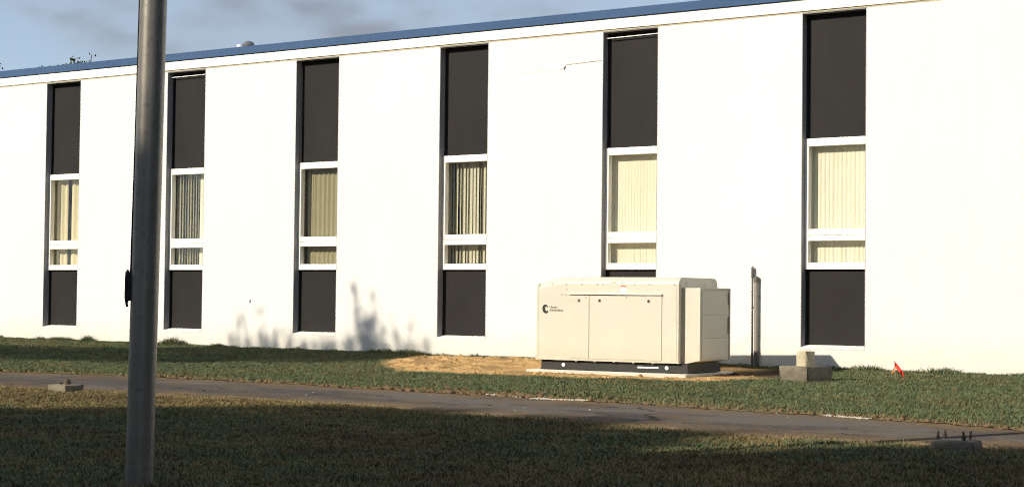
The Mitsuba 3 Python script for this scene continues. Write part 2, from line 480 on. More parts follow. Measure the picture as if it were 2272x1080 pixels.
PAN = 0.18      # depth of the dark panels behind the wall face
for i, x0 in enumerate(WX):
    W = f'{B}__window' if i == 0 else f'{B}__window_{i:03d}'
    x1 = x0 + WW
    put(W + '__jamb', box(x0, x0 + 0.012, 0.001, 0.265, ZB + 0.001, ZT - 0.001), 'jamb_grey')
    put(W + '__jamb', box(x1 - 0.012, x1, 0.001, 0.265, ZB + 0.001, ZT - 0.001), 'jamb_grey')
    put(W + '__header', box(x0 + 0.012, x1 - 0.012, 0.001, 0.265, ZT - 0.015, ZT), 'jamb_grey')
    put(W + '__sill', prism_x([(-0.012, ZB - 0.02), (0.265, ZB - 0.02), (0.265, ZB + 0.05), (PAN - 0.01, ZB + 0.045), (-0.012, ZB + 0.004)], x0 + 0.0125, x1 - 0.0125), 'frame_white')
    a, b = x0 + 0.014, x1 - 0.014
    up = cat(box(a + 0.03, b - 0.03, PAN, PAN + 0.04, 4.0, ZT - 0.05),
             box(a, a + 0.03, PAN - 0.02, PAN + 0.04, 4.0, ZT - 0.016, 0.004), box(b - 0.03, b, PAN - 0.02, PAN + 0.04, 4.0, ZT - 0.016, 0.004),
             box(a + 0.03, b - 0.03, PAN - 0.02, PAN + 0.04, ZT - 0.05, ZT - 0.016, 0.004))
    put(W + '__upper_panel', up, 'panel_dark')
    lo = cat(box(a + 0.03, b - 0.03, PAN, PAN + 0.04, ZB + 0.04, 1.728),
             box(a, a + 0.03, PAN - 0.02, PAN + 0.04, ZB + 0.03, 1.728, 0.004), box(b - 0.03, b, PAN - 0.02, PAN + 0.04, ZB + 0.03, 1.728, 0.004))
    put(W + '__lower_panel', lo, 'panel_dark')
    f0 = PAN - 0.05
    # the white frame: stiles, three rails, a groove in the meeting rail
    put(W + '__frame', cat(box(a, a + 0.07, f0 - 0.02, PAN + 0.05, 1.735, 3.995, 0.004), box(b - 0.05, b, f0, PAN + 0.05, 1.735, 3.995, 0.004)), 'frame_white')
    put(W + '__top_rail', box(a + 0.001, b - 0.001, f0 - 0.015, PAN + 0.05, 3.865, 3.9995, 0.004), 'frame_white')
    put(W + '__meeting_rail', cat(box(a + 0.0705, b - 0.0505, f0 - 0.012, PAN + 0.05, 2.325, 2.43, 0.004), box(a + 0.0705, b - 0.0505, f0 + 0.012, PAN + 0.05, 2.305, 2.3245),
                                  box(a + 0.0705, b - 0.0505, f0 - 0.02, PAN + 0.05, 2.225, 2.305, 0.004)), 'frame_white')
    put(W + '__bottom_rail', cat(box(a - 0.001, b + 0.001, f0 - 0.02, PAN + 0.05, 1.7305, 1.81, 0.005), box(a + 0.0705, b - 0.0505, f0, PAN + 0.05, 1.81, 1.852)), 'frame_white')
    for z0, z1 in ((2.43, 3.865), (1.852, 2.225)):
        g = trimesh.Trimesh([[a + 0.045, PAN + 0.012, z0 - 0.004], [b - 0.045, PAN + 0.012, z0 - 0.004], [b - 0.045, PAN + 0.012, z1 + 0.004], [a + 0.045, PAN + 0.012, z1 + 0.004]], [[0, 1, 2], [0, 2, 3]], process=False)
        put(W + '__pane', g, 'pane_glass')
    if i in (1, 4):
        M = trimesh.transformations.rotation_matrix(math.radians(-0.6 if i == 4 else -0.4), [0, 1, 0], [(a + b) / 2, 0, ZT - 0.1])
        put(W + '__flashing', moved(box(a + 0.01, b - 0.01, PAN - 0.095, PAN - 0.083, ZT - 0.118, ZT - 0.103), M), 'vent_white')
    if i == 2:
        put(W + '__flashing', box(a + 0.005, a + 0.03, PAN - 0.075, PAN - 0.021, 4.01, ZT - 0.12), 'pipe_metal')

# blinds and curtains, hung inside behind the glass
BY = PAN + 0.15


def slat_mesh(cx, width, ang, z0, z1, seed, bow=0.012):
    r = np.random.default_rng(seed)
    n = 5
    u = np.linspace(-0.5, 0.5, n) * width
    d = bow * (1 - (2 * np.linspace(-0.5, 0.5, n)) ** 2)
    ca, sa = math.cos(ang), math.sin(ang)
    X, Yy = cx + u * ca + d * sa, BY + u * sa - d * ca
    sw = r.normal(0, 0.004)
    v = np.vstack([np.c_[X + sw, Yy, np.full(n, z0)], np.c_[X, Yy, np.full(n, z1)]])
    f = []
    for k in range(n - 1):
        f += [[k, k + 1, n + k + 1], [k, n + k + 1, n + k]]
    return trimesh.Trimesh(v, f, process=False)


def pleats(x0, x1, z0, z1, folds, depth, seed, gather=0.0):
    r = np.random.default_rng(seed)
    n, m = folds * 8 + 1, 12
    s = np.linspace(0, 1, n)
    t = np.linspace(0, 1, m)
    S, Tt = np.meshgrid(s, t, indexing='ij')
    ph = np.cumsum(r.uniform(0.6, 1.4, n))
    ph = ph / ph[-1] * folds * 2 * np.pi
    xx = x0 + (x1 - x0) * S + gather * np.sin(Tt * 2.5) * (1 - S)
    yy = BY + depth * np.sin(ph)[:, None] * (0.75 + 0.25 * Tt)
    zz = z0 + (z1 - z0) * Tt
    v = np.stack([xx, yy, zz], -1).reshape(-1, 3)
    i, j = np.meshgrid(np.arange(n - 1), np.arange(m - 1), indexing='ij')
    q = (i * m + j).ravel()
    return v, np.vstack([np.stack([q, q + m, q + m + 1], 1), np.stack([q, q + m + 1, q + 1], 1)])


def blind(i, pitch, width, ang_deg, jitter, mtl='blind_cream', skip=(), end=WW + 0.12):
    key = sub(B, 'blind')
    xs = np.arange(WX[i] - 0.28, WX[i] + end, pitch)
    put(key + '__head_rail', box(WX[i] - 0.34, WX[i] + WW + 0.15, BY - 0.02, BY + 0.03, 3.99, 4.03), 'frame_white')
    for k, cx in enumerate(xs):
        if k in skip:
            continue
        put(key + '__slat', slat_mesh(cx, width, math.radians(ang_deg + rng.normal(0, jitter)), 1.80, 3.99, 100 * i + k), mtl, smooth=True)
    return key


def curtain(i, spans, mtl):
    key = sub(B, 'curtain')
    put(key + '__head_rail', box(WX[i] - 0.34, WX[i] + WW + 0.15, BY + 0.07, BY + 0.10, 4.0, 4.03), 'frame_white')
    for k, (a, b, folds, depth, gat) in enumerate(spans):
        put(key + '__panel', pleats(WX[i] + a, WX[i] + b, 1.78, 4.0, folds, depth, 40 + 7 * i + k, gat), mtl, smooth=True)
    return key


curtain(0, [(-0.33, 0.46, 5, 0.026, 0), (0.56, 1.30, 4, 0.026, 0)], 'curtain_cream')
blind(1, 0.083, 0.098, 124, 8, end=0.74)
for k, cx in enumerate((0.82, 0.92, 1.02, 1.12)):
    put(f'{B}__blind__slat', slat_mesh(WX[1] + cx, 0.108, math.radians(4), 1.8, 3.99, 5 + k), 'blind_cream', smooth=True)
curtain(2, [(-0.32, 0.02, 4, 0.020, 0.08), (0.10, 0.26, 2, 0.022, -0.05), (0.20, 1.30, 9, 0.016, 0)], 'curtain_olive')
blind(3, 0.083, 0.118, 167, 12, mtl='slat_grey')
blind(4, 0.066, 0.074, 8, 2.0)
blind(5, 0.080, 0.092, 12, 2.5)

# ------------------------------------------------------------------ the generator
GPHI = 3.0
G0 = np.array([-13.71, -3.65, 0.021])
GM = frame_at(G0, GPHI)
G = thing('generator', 'cream standby generator in a metal housing on a concrete pad by the white wall', 'generator')


def gput(name, mesh, m, smooth=False):
    return put(f'{G}__{name}', moved(mesh, GM), m, smooth=smooth)


u0, u1, D = -2.668, -0.043, 1.40


prof = Polygon([(0.0, 0.162), (D, 0.162), (D, 1.512), (0.0, 1.512)])
prof = prof.intersection(Polygon([(0.0, 0.162), (D, 0.162), (D, 1.512), (0.0, 1.512)]).buffer(-0.12).buffer(0.12, 16).union(Polygon([(0, 0.162), (D, 0.162), (D, 1.2), (0, 1.2)])))
slices = []
for ux, ins in ((u0, 0.016), (u0 + 0.005, 0.005), (u0 + 0.016, 0.0), (-2.45, 0), (-2.25, 0), (-2.1, 0), (-1.0, 0), (u1 - 0.012, 0.0), (u1 - 0.004, 0.004), (u1, 0.012)):
    ring_ = np.array(prof.exterior.coords)[:-1]
    cen = np.array([D / 2, 0.84])
    ring_ = ring_ - np.sign(ring_ - cen) * ins
    ring_[:, 1] -= np.where(ring_[:, 1] > 1.38, 0.10 * max(0.0, (-2.05 - ux) / 0.62) ** 1.7, 0)
    slices.append(np.c_[np.full(len(ring_), ux), ring_])
m_r = len(slices[0])
bv_ = np.vstack(slices + [[[u0, D / 2, 0.8], [u1, D / 2, 0.8]]])
bf_ = []
for i in range(len(slices) - 1):
    for j in range(m_r):
        k2 = (j + 1) % m_r
        bf_ += [[i * m_r + j, (i + 1) * m_r + j, (i + 1) * m_r + k2], [i * m_r + j, (i + 1) * m_r + k2, i * m_r + k2]]
for j in range(m_r):
    k2 = (j + 1) % m_r
    bf_ += [[len(bv_) - 2, j, k2], [len(bv_) - 1, (len(slices) - 1) * m_r + k2, (len(slices) - 1) * m_r + j]]
body = trimesh.Trimesh(bv_, bf_, process=False)
body.fix_normals()
gput('housing', body, 'beige_paint', 28)
# a flange along the housing's foot, doors standing proud, the drip lip over them
gput('flange', cat(box(u0 - 0.004, u1 + 0.004, -0.008, 0.0, 0.158, 0.185), box(u1, u1 + 0.008, -0.008, D - 0.03, 0.158, 0.185)), 'beige_paint')
gput('end_post', box(-0.19, u1 - 0.036, -0.006, 0.004, 0.186, 1.40, 0.002), 'beige_paint')
gput('end_post', box(u0 + 0.036, u0 + 0.05, -0.005, 0.004, 0.186, 1.40, 0.002), 'beige_paint')
gput('door', box(-2.033, -1.661, -0.012, 0.004, 0.190, 1.222, 0.004), 'beige_paint')
gput('door', box(-1.651, -0.341, -0.012, 0.004, 0.190, 1.222, 0.004), 'beige_paint')
gput('drip_lip', prism_x([(-0.048, 1.230), (0.002, 1.232), (0.002, 1.248), (-0.046, 1.237)], -2.04, -0.334), 'beige_paint')
for lx in (-1.846, -1.464, -0.575):
    key = sub(G, 'latch')
    c1 = trimesh.creation.cylinder(0.024, 0.012, sections=20)
    c1.apply_transform(trimesh.transformations.rotation_matrix(math.pi / 2, [1, 0, 0], [0, 0, 0]))
    put(key + '__ring', moved(moved(c1, np.array([[1, 0, 0, lx], [0, 1, 0, -0.016], [0, 0, 1, 1.132], [0, 0, 0, 1.0]])), GM), 'bolt_grey')
    put(key + '__tongue', moved(box(lx - 0.006, lx + 0.006, -0.032, -0.0215, 1.117, 1.147, 0.002), GM), 'print_black')
k = 0
for bx, bz in [(-2.60, 1.385), (-2.36, 1.39), (-2.09, 1.39), (-1.80, 1.39), (-1.51, 1.39), (-1.41, 1.39), (-0.84, 1.39), (-0.56, 1.39), (-0.12, 1.39), (-2.08, 1.31), (-2.17, 1.225), (-2.10, 1.222), (-1.72, 1.185), (-0.97, 1.185)]:
    s = trimesh.creation.icosphere(1, 0.011)
    gput('bolt', moved(s, np.array([[1, 0, 0, bx], [0, 0.6, 0, -0.003 - (0.009 if bz < 1.2 else 0)], [0, 0, 1, bz], [0, 0, 0, 1.0]])), 'bolt_grey', True)
# warning label: white paper under a red heading
LBK = sub(G, 'warning_label')
put(LBK + '__paper', moved(box(-1.085, -0.985, -0.0035, 0.001, 1.265, 1.352), GM), 'white_plastic')
put(LBK + '__heading', moved(box(-1.085, -0.985, -0.0045, 0.001, 1.3525, 1.375), GM), 'print_red')
gput('small_decal', box(-1.26, -1.17, -0.0035, 0.001, 1.418, 1.428), 'print_grey')


def upright(m, x, z, y):
    """Lettering from the xy plane onto the housing's front."""
    return moved(moved(m, np.array([[1, 0, 0, x], [0, 0, -1, y], [0, 1, 0, z], [0, 0, 0, 1.0]])), GM)


# emblem: a round dark C with a notched right side
R1, R2 = 0.068, 0.034
ring = Point(0, 0).buffer(R1, 32).difference(affinity.scale(Point(0.02, 0.004).buffer(R2, 24), 0.8, 1.0))
ring = ring.difference(Polygon([(0.0, -0.018), (0.1, -0.034), (0.1, 0.030), (0.0, 0.022)]))
ring = ring.difference(Polygon([(0.052, -0.1), (0.1, -0.1), (0.1, 0.1), (0.052, 0.1)]))
ring = affinity.skew(affinity.scale(ring, 0.88, 1.08), xs=-6)
EM = trimesh.creation.extrude_polygon(ring, 0.003, engine='earcut') if ring.geom_type == 'Polygon' else trimesh.util.concatenate([trimesh.creation.extrude_polygon(g, 0.003, engine='earcut') for g in ring.geoms])
put(f'{G}__emblem', upright(EM, -2.485, 0.985, -0.0005), 'print_black')
put(f'{G}__lettering', upright(meshkit.text_mesh('Power', 0.036, 0.003, True), -2.407, 0.998, -0.0005), 'print_grey')
put(f'{G}__lettering', upright(meshkit.text_mesh('Generation', 0.036, 0.003, True), -2.407, 0.951, -0.0005), 'print_grey')

# the discharge hood at the right-hand end
hv0, hv1, hx0, hx1, hz = 0.10, 1.20, u1 + 0.002, 0.262, 1.348
hood_pts = []
for y in (hv0, hv1):
    hood_pts += [(hx0, y, hz), (hx1, y, hz), (hx1, y, 0.208), (hx0, y, 0.140)]
hood = trimesh.convex.convex_hull(np.array(hood_pts))
gput('hood', hood, 'beige_paint')
hh = (hz - 0.225) / 3
for kk, (za, zb) in enumerate(((0.232, 0.54), (0.556, 0.902), (0.918, 1.292))):
    gput('hood_panel', box(hx1 - 0.004, hx1 + 0.010, hv0 + 0.085, hv1 - 0.09, za, zb, 0.004), 'beige_paint')
gput('hood_rim', cat(box(hx1 - 0.004, hx1 + 0.018, hv0 - 0.006, hv0 + 0.022, 0.205, hz + 0.003, 0.003), box(hx1 - 0.004, hx1 + 0.018, hv1 - 0.022, hv1 + 0.006, 0.205, hz + 0.003, 0.003),
                     box(hx1 - 0.004, hx1 + 0.018, hv0 + 0.0225, hv1 - 0.0225, hz - 0.02, hz + 0.003, 0.003)), 'beige_paint')
for za, zb in ((1.09, 1.28), (0.62, 0.89)):
    gput('hinge', box(hx1 + 0.0101, hx1 + 0.022, hv1 - 0.075, hv1 - 0.04, za, zb, 0.003), 'bolt_grey')
gput('seam_strip', box(u1 + 0.001, u1 + 0.02, 0.012, 0.028, 0.19, 1.40), 'bolt_grey')
for by in (0.25, 0.95):
    gput('bolt', moved(trimesh.creation.icosphere(1, 0.012), np.array([[0.6, 0, 0, u1 + 0.002], [0, 1, 0, by], [0, 0, 1, 1.42], [0, 0, 0, 1.0]])), 'bolt_grey', True)
# skid
sk = cat(box(-2.595, 0.09, 0.06, 0.10, 0.004, 0.16, 0.004), box(-2.595, -2.555, 0.101, D - 0.2, 0.004, 0.16), box(0.05, 0.09, 0.101, D - 0.2, 0.004, 0.16), box(-2.595, 0.09, D - 0.199, D - 0.15, 0.004, 0.16, 0.004),
         box(-2.61, 0.10, 0.045, 0.12, -0.001, 0.014, 0.002), box(-2.60, 0.09, 0.050, 0.13, 0.150, 0.1605))
gput('skid', sk, 'black_steel')
for cx in (-2.161, -0.273):
    c1 = trimesh.creation.cylinder(0.031, 0.022, sections=24)
    c1.apply_transform(trimesh.transformations.rotation_matrix(math.pi / 2, [1, 0, 0]))
    gput('hole_cap', moved(c1, np.array([[1, 0, 0, cx], [0, 1, 0, 0.051], [0, 0, 1, 0.082], [0, 0, 0, 1.0]])), 'white_plastic', 30)
gput('sticker', box(-0.80, -0.425, 0.057, 0.061, 0.068, 0.092), 'white_plastic')
gput('sticker', box(-0.60, -0.425, 0.0565, 0.061, 0.0665, 0.0935), 'frame_white')
for tx in np.linspace(-1.9, -0.5, 5):
    gput('clip', box(tx - 0.012, tx + 0.012, -0.009, 0.03, 0.143, 0.158), 'beige_paint')

PAD = thing('concrete_pad', 'low pale concrete pad under the cream generator', 'concrete pad')
put(PAD, moved(box(-2.76, 0.16, -0.15, 1.6, -0.13, -0.004, 0.008), GM), 'pad_concrete')

# ------------------------------------------------------------------ pipes at the wall
VP = thing('vent_pipe', 'thick grey upright pipe with a capped top against the wall right of the generator', 'pipe')
put(VP + '__pipe', tube([(-14.256, -0.05, -0.06), (-14.256, -0.05, 0.8), (-14.258, -0.05, 1.53)], 0.040, 24), 'pipe_metal', 40)
put(VP + '__cap', tube([(-14.258, -0.05, z) for z in (1.50, 1.545, 1.585, 1.605)], [0.045, 0.045, 0.043, 0.025], 24), 'pipe_dark', 40)
put(VP + '__collar', tube([(-14.256, -0.05, -0.05), (-14.256, -0.05, 0.30), (-14.256, -0.05, 0.31)], [0.046, 0.046, 0.041], 24), 'pipe_dark', 40)
for z in (0.55, 1.25):
    put(VP + '__strap', box(-14.303, -14.210, -0.048, -0.001, z, z + 0.025, 0.004), 'pipe_dark')
CP = thing('conduit', 'thin dark conduit rising above the thick grey pipe beside it', 'conduit')
put(CP + '__pipe', tube([(-14.332, -0.055, -0.06), (-14.332, -0.055, 0.9), (-14.332, -0.055, 1.62)], 0.017, 12), 'pipe_dark', 40)
put(CP + '__fitting', tube([(-14.332, -0.055, 1.58), (-14.332, -0.055, 1.74), (-14.332, -0.055, 1.78)], [0.025, 0.025, 0.014], 14), 'pipe_dark', 40)
put(CP + '__bracket', box(-14.338, -14.326, -0.045, -0.001, 1.05, 1.07), 'pipe_dark')


# ------------------------------------------------------------------ old concrete footings
def rough_block(w, d, h, seed, amp=0.012, taper=0.0):
    import manifold3d as m3
    m = m3.Manifold.cube([w, d, h]).refine_to_length(0.045).to_mesh()
    v = np.array(m.vert_properties[:, :3], float)
    c = np.array([w / 2, d / 2, 0])
    k = 1 - taper * v[:, 2] / h
    v[:, :2] = c[:2] + (v[:, :2] - c[:2]) * k[:, None]
    # rounded, chipped arrises
    q = np.stack([np.minimum(v[:, 0], w - v[:, 0]), np.minimum(v[:, 1], d - v[:, 1]), h - v[:, 2]], 1)
    near = np.sort(q, 1)[:, 1]
    out = v - np.array([w / 2, d / 2, h / 2])
    chip = np.clip(1 - near / 0.05, 0, 1) * (0.010 + 0.09 * np.clip(meshkit.fbm(v * 9 + seed, 3, seed) - 0.45, 0, 1))
    v -= out / np.linalg.norm(out, axis=1, keepdims=True) * chip[:, None]
    v += (meshkit.fbm(v * 11 + seed * 3.3, 3, seed)[:, None] - 0.5) * amp * out / np.linalg.norm(out, axis=1, keepdims=True)
    return trimesh.Trimesh(v, m.tri_verts, process=False)


def z_at(x, y):
    return float(height(x, y))


FT = thing('footing', 'weathered square concrete footing with a paler block on it, right of the generator', 'footing')
FM = frame_at([-11.985, -3.72, z_at(-11.8, -3.6) - 0.08], -10)
put(FT, moved(rough_block(0.52, 0.67, 0.335, 3, 0.02), FM), 'old_concrete', 40)
BL = thing('concrete_block', 'small pale block standing on the weathered footing below the rightmost window', 'block')
put(BL, moved(moved(rough_block(0.19, 0.25, 0.235, 5, 0.006), np.array([[1, 0, 0, 0.24], [0, 1, 0, 0.10], [0, 0, 1, 0.332], [0, 0, 0, 1.0]])), FM), 'pale_stone', 40)

FT2 = thing('footing', 'low concrete footing with a rusty stub at the near path edge, left of the flagpole', 'footing')
F2 = frame_at([-18.36, -12.28, z_at(-18.2, -12.1) - 0.06], 0)
put(FT2 + '__block', moved(rough_block(0.36, 0.32, 0.175, 8), F2), 'old_concrete', 40)
put(FT2 + '__stub', moved(tube([(0.20, 0.17, 0.16), (0.20, 0.17, 0.205), (0.205, 0.17, 0.245)], [0.05, 0.045, 0.03], 10), F2), 'rust_bolt', 40)
put(FT2 + '__plate', moved(box(0.04, 0.10, 0.13, 0.18, 0.166, 0.192, 0.004), F2), 'rust_bolt')

FT3 = thing('footing', 'shaded concrete footing with four anchor bolts in the lower right of the photo', 'footing')
F3 = frame_at([-5.98, -12.78, z_at(-5.8, -12.4) - 0.08], 8)
put(FT3 + '__block', moved(rough_block(0.40, 0.34, 0.185, 11), F3), 'old_concrete', 40)
for bx, by, lean, r in ((0.05, 0.09, 0.012, 0.008), (0.29, 0.08, -0.006, 0.011), (0.08, 0.26, 0.0, 0.010), (0.30, 0.26, 0.012, 0.008)):
    key = sub(FT3, 'anchor_bolt')
    put(key + '__rod', moved(tube([(bx, by, 0.165), (bx + lean * 0.5, by, 0.22), (bx + lean, by, 0.262)], r, 10), F3), 'rust_bolt', 40)
    put(key + '__nut', moved(tube([(bx + lean * 0.5, by, 0.20), (bx + lean * 0.5, by, 0.222)], r * 2.0, 6), F3), 'rust_bolt')


# ------------------------------------------------------------------ marker flags
def marker(name_label, foot, lean, length, mtl, cloth):
    k = thing('marker_flag', name_label, 'flag')
    x, y = foot
    z = z_at(x, y)
    top = np.array([x + lean[0], y + lean[1], z + length])
    put(k + '__wire', tube([(x, y, z - 0.05), ((x + top[0]) / 2, (y + top[1]) / 2, z + length / 2), tuple(top)], 0.0045, 6), 'wire_grey')
    n, m = 9, 7
    S, Tt = np.meshgrid(np.linspace(0, 1, n), np.linspace(0, 1, m), indexing='ij')
    a, e1, e2 = top, np.array(cloth[0]), np.array(cloth[1])
    v = a + S[..., None] * e1 + Tt[..., None] * e2
    v[..., 1] += 0.018 * np.sin(S * 5 + Tt * 2) * S
    i, j = np.meshgrid(np.arange(n - 1), np.arange(m - 1), indexing='ij')
    q = (i * m + j).ravel()
    f = np.vstack([np.stack([q, q + m, q + m + 1], 1), np.stack([q, q + m + 1, q + 1], 1)])
    put(k + '__cloth', (v.reshape(-1, 3), f), mtl, True)
    return k


marker('small red utility flag drooping on its wire in the grass by the wall', (-10.95, -1.72), (-0.03, 0.0, 0), 0.285, 'flag_red', ((0.14, 0.03, -0.165), (0.005, 0.02, -0.10)))
marker('tiny orange utility flag leaning just left of the red one', (-11.02, -1.82), (0.08, 0.0, 0), 0.19, 'flag_orange', ((-0.045, 0.0, -0.10), (0.04, 0.0, 0.01)))

# ------------------------------------------------------------------ the flagpole
PX, PY = -9.505, -18.875
PZ = z_at(PX, PY)
FP = thing('flagpole', 'weathered grey metal pole standing in the shaded foreground grass at left', 'pole')
LEAN = 0.018
zz = np.linspace(-0.1, 9.0, 40)
put(FP + '__shaft', tube(np.c_[PX + LEAN * zz, np.full(40, PY) + 0 * zz, PZ + zz], np.interp(zz, [0, 4, 9], [0.1005, 0.0965, 0.075]), 48), 'pole_metal', 40)


def on_pole(ang, z, r=0.104):
    return np.array([PX + LEAN * (z - PZ) + r * math.cos(ang), PY + r * math.sin(ang), z])


LEFT = math.radians(227)       # the side of the pole seen as its left edge
cl = sub(FP, 'cleat')
put(cl + '__horn', tube([on_pole(LEFT, 1.10, 0.125), on_pole(LEFT, 1.14, 0.119), on_pole(LEFT, 1.22, 0.115), on_pole(LEFT, 1.30, 0.119), on_pole(LEFT, 1.34, 0.127)], [0.008, 0.013, 0.016, 0.013, 0.008], 10), 'pipe_dark', 40)
put(cl + '__foot', tube([on_pole(LEFT, 1.22, 0.10), on_pole(LEFT, 1.22, 0.12), on_pole(LEFT, 1.22, 0.127)], 0.02, 10), 'pipe_dark', 40)
HR = thing('halyard', 'dark rope wound on the pole cleat and running up its left side', 'rope')
w_ = np.linspace(0, 1, 90)
wind = np.array([on_pole(LEFT + 0.16 * math.sin(6 * math.pi * t), 1.22 + 0.10 * math.sin(12 * math.pi * t + 0.6), 0.119 + 0.014 * math.cos(10 * math.pi * t)) for t in w_])
rise = np.array([on_pole(LEFT + 0.05 - 0.05 * s, 1.30 + s * 5.5, 0.1035 - 0.004 * min(1, s * 6)) for s in np.linspace(0, 1, 30)])
put(HR + '__coil', tube(wind, 0.010, 6), 'rope_dark', True)
put(HR + '__line', tube(rise, 0.006, 6), 'rope_dark', True)
put(HR + '__tail', tube([on_pole(LEFT, 1.18, 0.123), on_pole(LEFT + 0.02, 1.12, 0.131), on_pole(LEFT, 1.09, 0.125), on_pole(LEFT - 0.02, 1.075, 0.121)], 0.009, 6), 'rope_dark', True)
RIGHT = LEFT + math.pi
put(FP + '__bracket', cat(tube([on_pole(RIGHT, 3.44, 0.09), on_pole(RIGHT, 3.45, 0.101), on_pole(RIGHT, 3.49, 0.107), on_pole(RIGHT, 3.57, 0.101), on_pole(RIGHT, 3.59, 0.09)], [0.012, 0.016, 0.018, 0.016, 0.012], 10),
                          tube([on_pole(RIGHT, 3.34, 0.09), on_pole(RIGHT, 3.36, 0.093), on_pole(RIGHT, 3.39, 0.093), on_pole(RIGHT, 3.41, 0.09)], 0.010, 8)), 'pipe_dark', 40)

# ------------------------------------------------------------------ roof vent, trees behind the roof
RV = thing('roof_vent', 'small pale metal vent peeping over the blue roof edge', 'vent')
rx, ry = -27.56, 1.0
put(RV + '__stack', tube([(rx, ry, 6.49), (rx, ry, 6.78)], 0.12, 20), 'vent_white', 40)
put(RV + '__hood', tube([(rx, ry, 6.76), (rx, ry, 6.79), (rx, ry, 6.86), (rx, ry, 6.885)], [0.14, 0.15, 0.10, 0.04], 20), 'vent_grey', 30)
put(RV + '__flange', box(rx - 0.2, rx - 0.06, ry - 0.2, ry + 0.1, 6.5, 6.80, 0.03), 'vent_white')


def leaves(centers, radii, n, size, seed, squash=1.0):
    """Many leaf-sized faces spread through ellipsoids."""
    r = np.random.default_rng(seed)
    c, rad = np.asarray(centers, float), np.asarray(radii, float)
    if rad.ndim == 1:
        rad = np.stack([rad, rad, rad * squash], 1)
    vol = rad.prod(1)
    which = r.choice(len(c), n, p=vol / vol.sum())
    d = r.normal(size=(n, 3))
    d /= np.linalg.norm(d, axis=1, keepdims=True)
    q = c[which] + d * rad[which] * (r.uniform(0, 1, (n, 1)) ** 0.42)
    a = r.normal(size=(n, 3))
    a /= np.linalg.norm(a, axis=1, keepdims=True)
    b = np.cross(a, r.normal(size=(n, 3)))
    b /= np.linalg.norm(b, axis=1, keepdims=True)
    s = size * r.uniform(0.6, 1.4, (n, 1))
    v = np.stack([q - a * s, q + b * s * 0.5, q + a * s, q - b * s * 0.5], 1).reshape(-1, 3)
    k = np.arange(n)[:, None] * 4
    return trimesh.Trimesh(v, np.vstack([k + [0, 1, 2], k + [0, 2, 3]]), process=False)


def limbs(foot, top, spots, r0, seed):
    r = np.random.default_rng(seed)
    foot, top = np.array(foot, float), np.array(top, float)
    t = np.linspace(0, 1, 8)[:, None]
    bend = r.normal(0, 0.12, 3) * np.sin(t * 3.1)
    pts = foot + (top - foot) * t + bend
    ms = [tube(pts, np.interp(t[:, 0], [0, 1], [r0, r0 * 0.25]), 9)]
    for s in spots:
        k = np.clip((s[2] - foot[2]) / (top[2] - foot[2]) - r.uniform(0.15, 0.3), 0.25, 0.9)
        a = foot + (top - foot) * k
        mid = (a + s) / 2 + [0, 0, -0.1 * np.linalg.norm(s - a)]
        ms.append(tube([a, mid, s], [r0 * 0.35, r0 * 0.22, r0 * 0.06], 6))
    return cat(*ms)


for (tx, ty, cz, blobs, lab, sd) in (
        (-61.0, 25.0, 11.0, [(-61.5, 25, 11.75, 0.17), (-61.35, 25.2, 11.5, 0.36), (-60.1, 25, 11.78, 0.17), (-60.5, 25.1, 11.45, 0.22), (-61.9, 24.8, 11.4, 0.22), (-60.6, 24.8, 11.05, 0.4), (-61.0, 25, 10.4, 1.2), (-60.0, 25.3, 10.2, 1.0)], 'bare topped tree behind the blue roof edge, its twigs showing left of the pole', 31),
        (-66.9, 25.0, 11.0, [(-66.5, 25, 11.6, 0.30), (-67.3, 25, 11.0, 0.7), (-67.5, 25, 10.0, 1.5), (-64.0, 25, 11.42, 0.13), (-63.5, 25, 11.45, 0.13), (-62.9, 25, 11.5, 0.12)], 'dark tree top at the far left end of the roof line', 32)):
    k = thing('tree', lab, 'tree')
    cs = np.array([b[:3] for b in blobs])
    put(k + '__crown', leaves(cs, [b[3] for b in blobs], 1900, 0.075, sd), 'leaf_dark')
    put(k + '__trunk', limbs((tx, ty, 0), (tx, ty, cz - 1.5), cs, 0.28, sd), 'bark_brown')

# ------------------------------------------------------------------ what stands behind the camera and shades the foreground
SH = np.array([math.sin(SUN_AZ), math.cos(SUN_AZ)])          # the way shadows run over the ground
TE = math.tan(SUN_EL)
NBY = -41.5


def reach(y_edge, y_from):
    """Height at y_from whose shadow ends on the lawn at y_edge."""
    return -0.17 + (y_edge - y_from) / SH[1] * TE


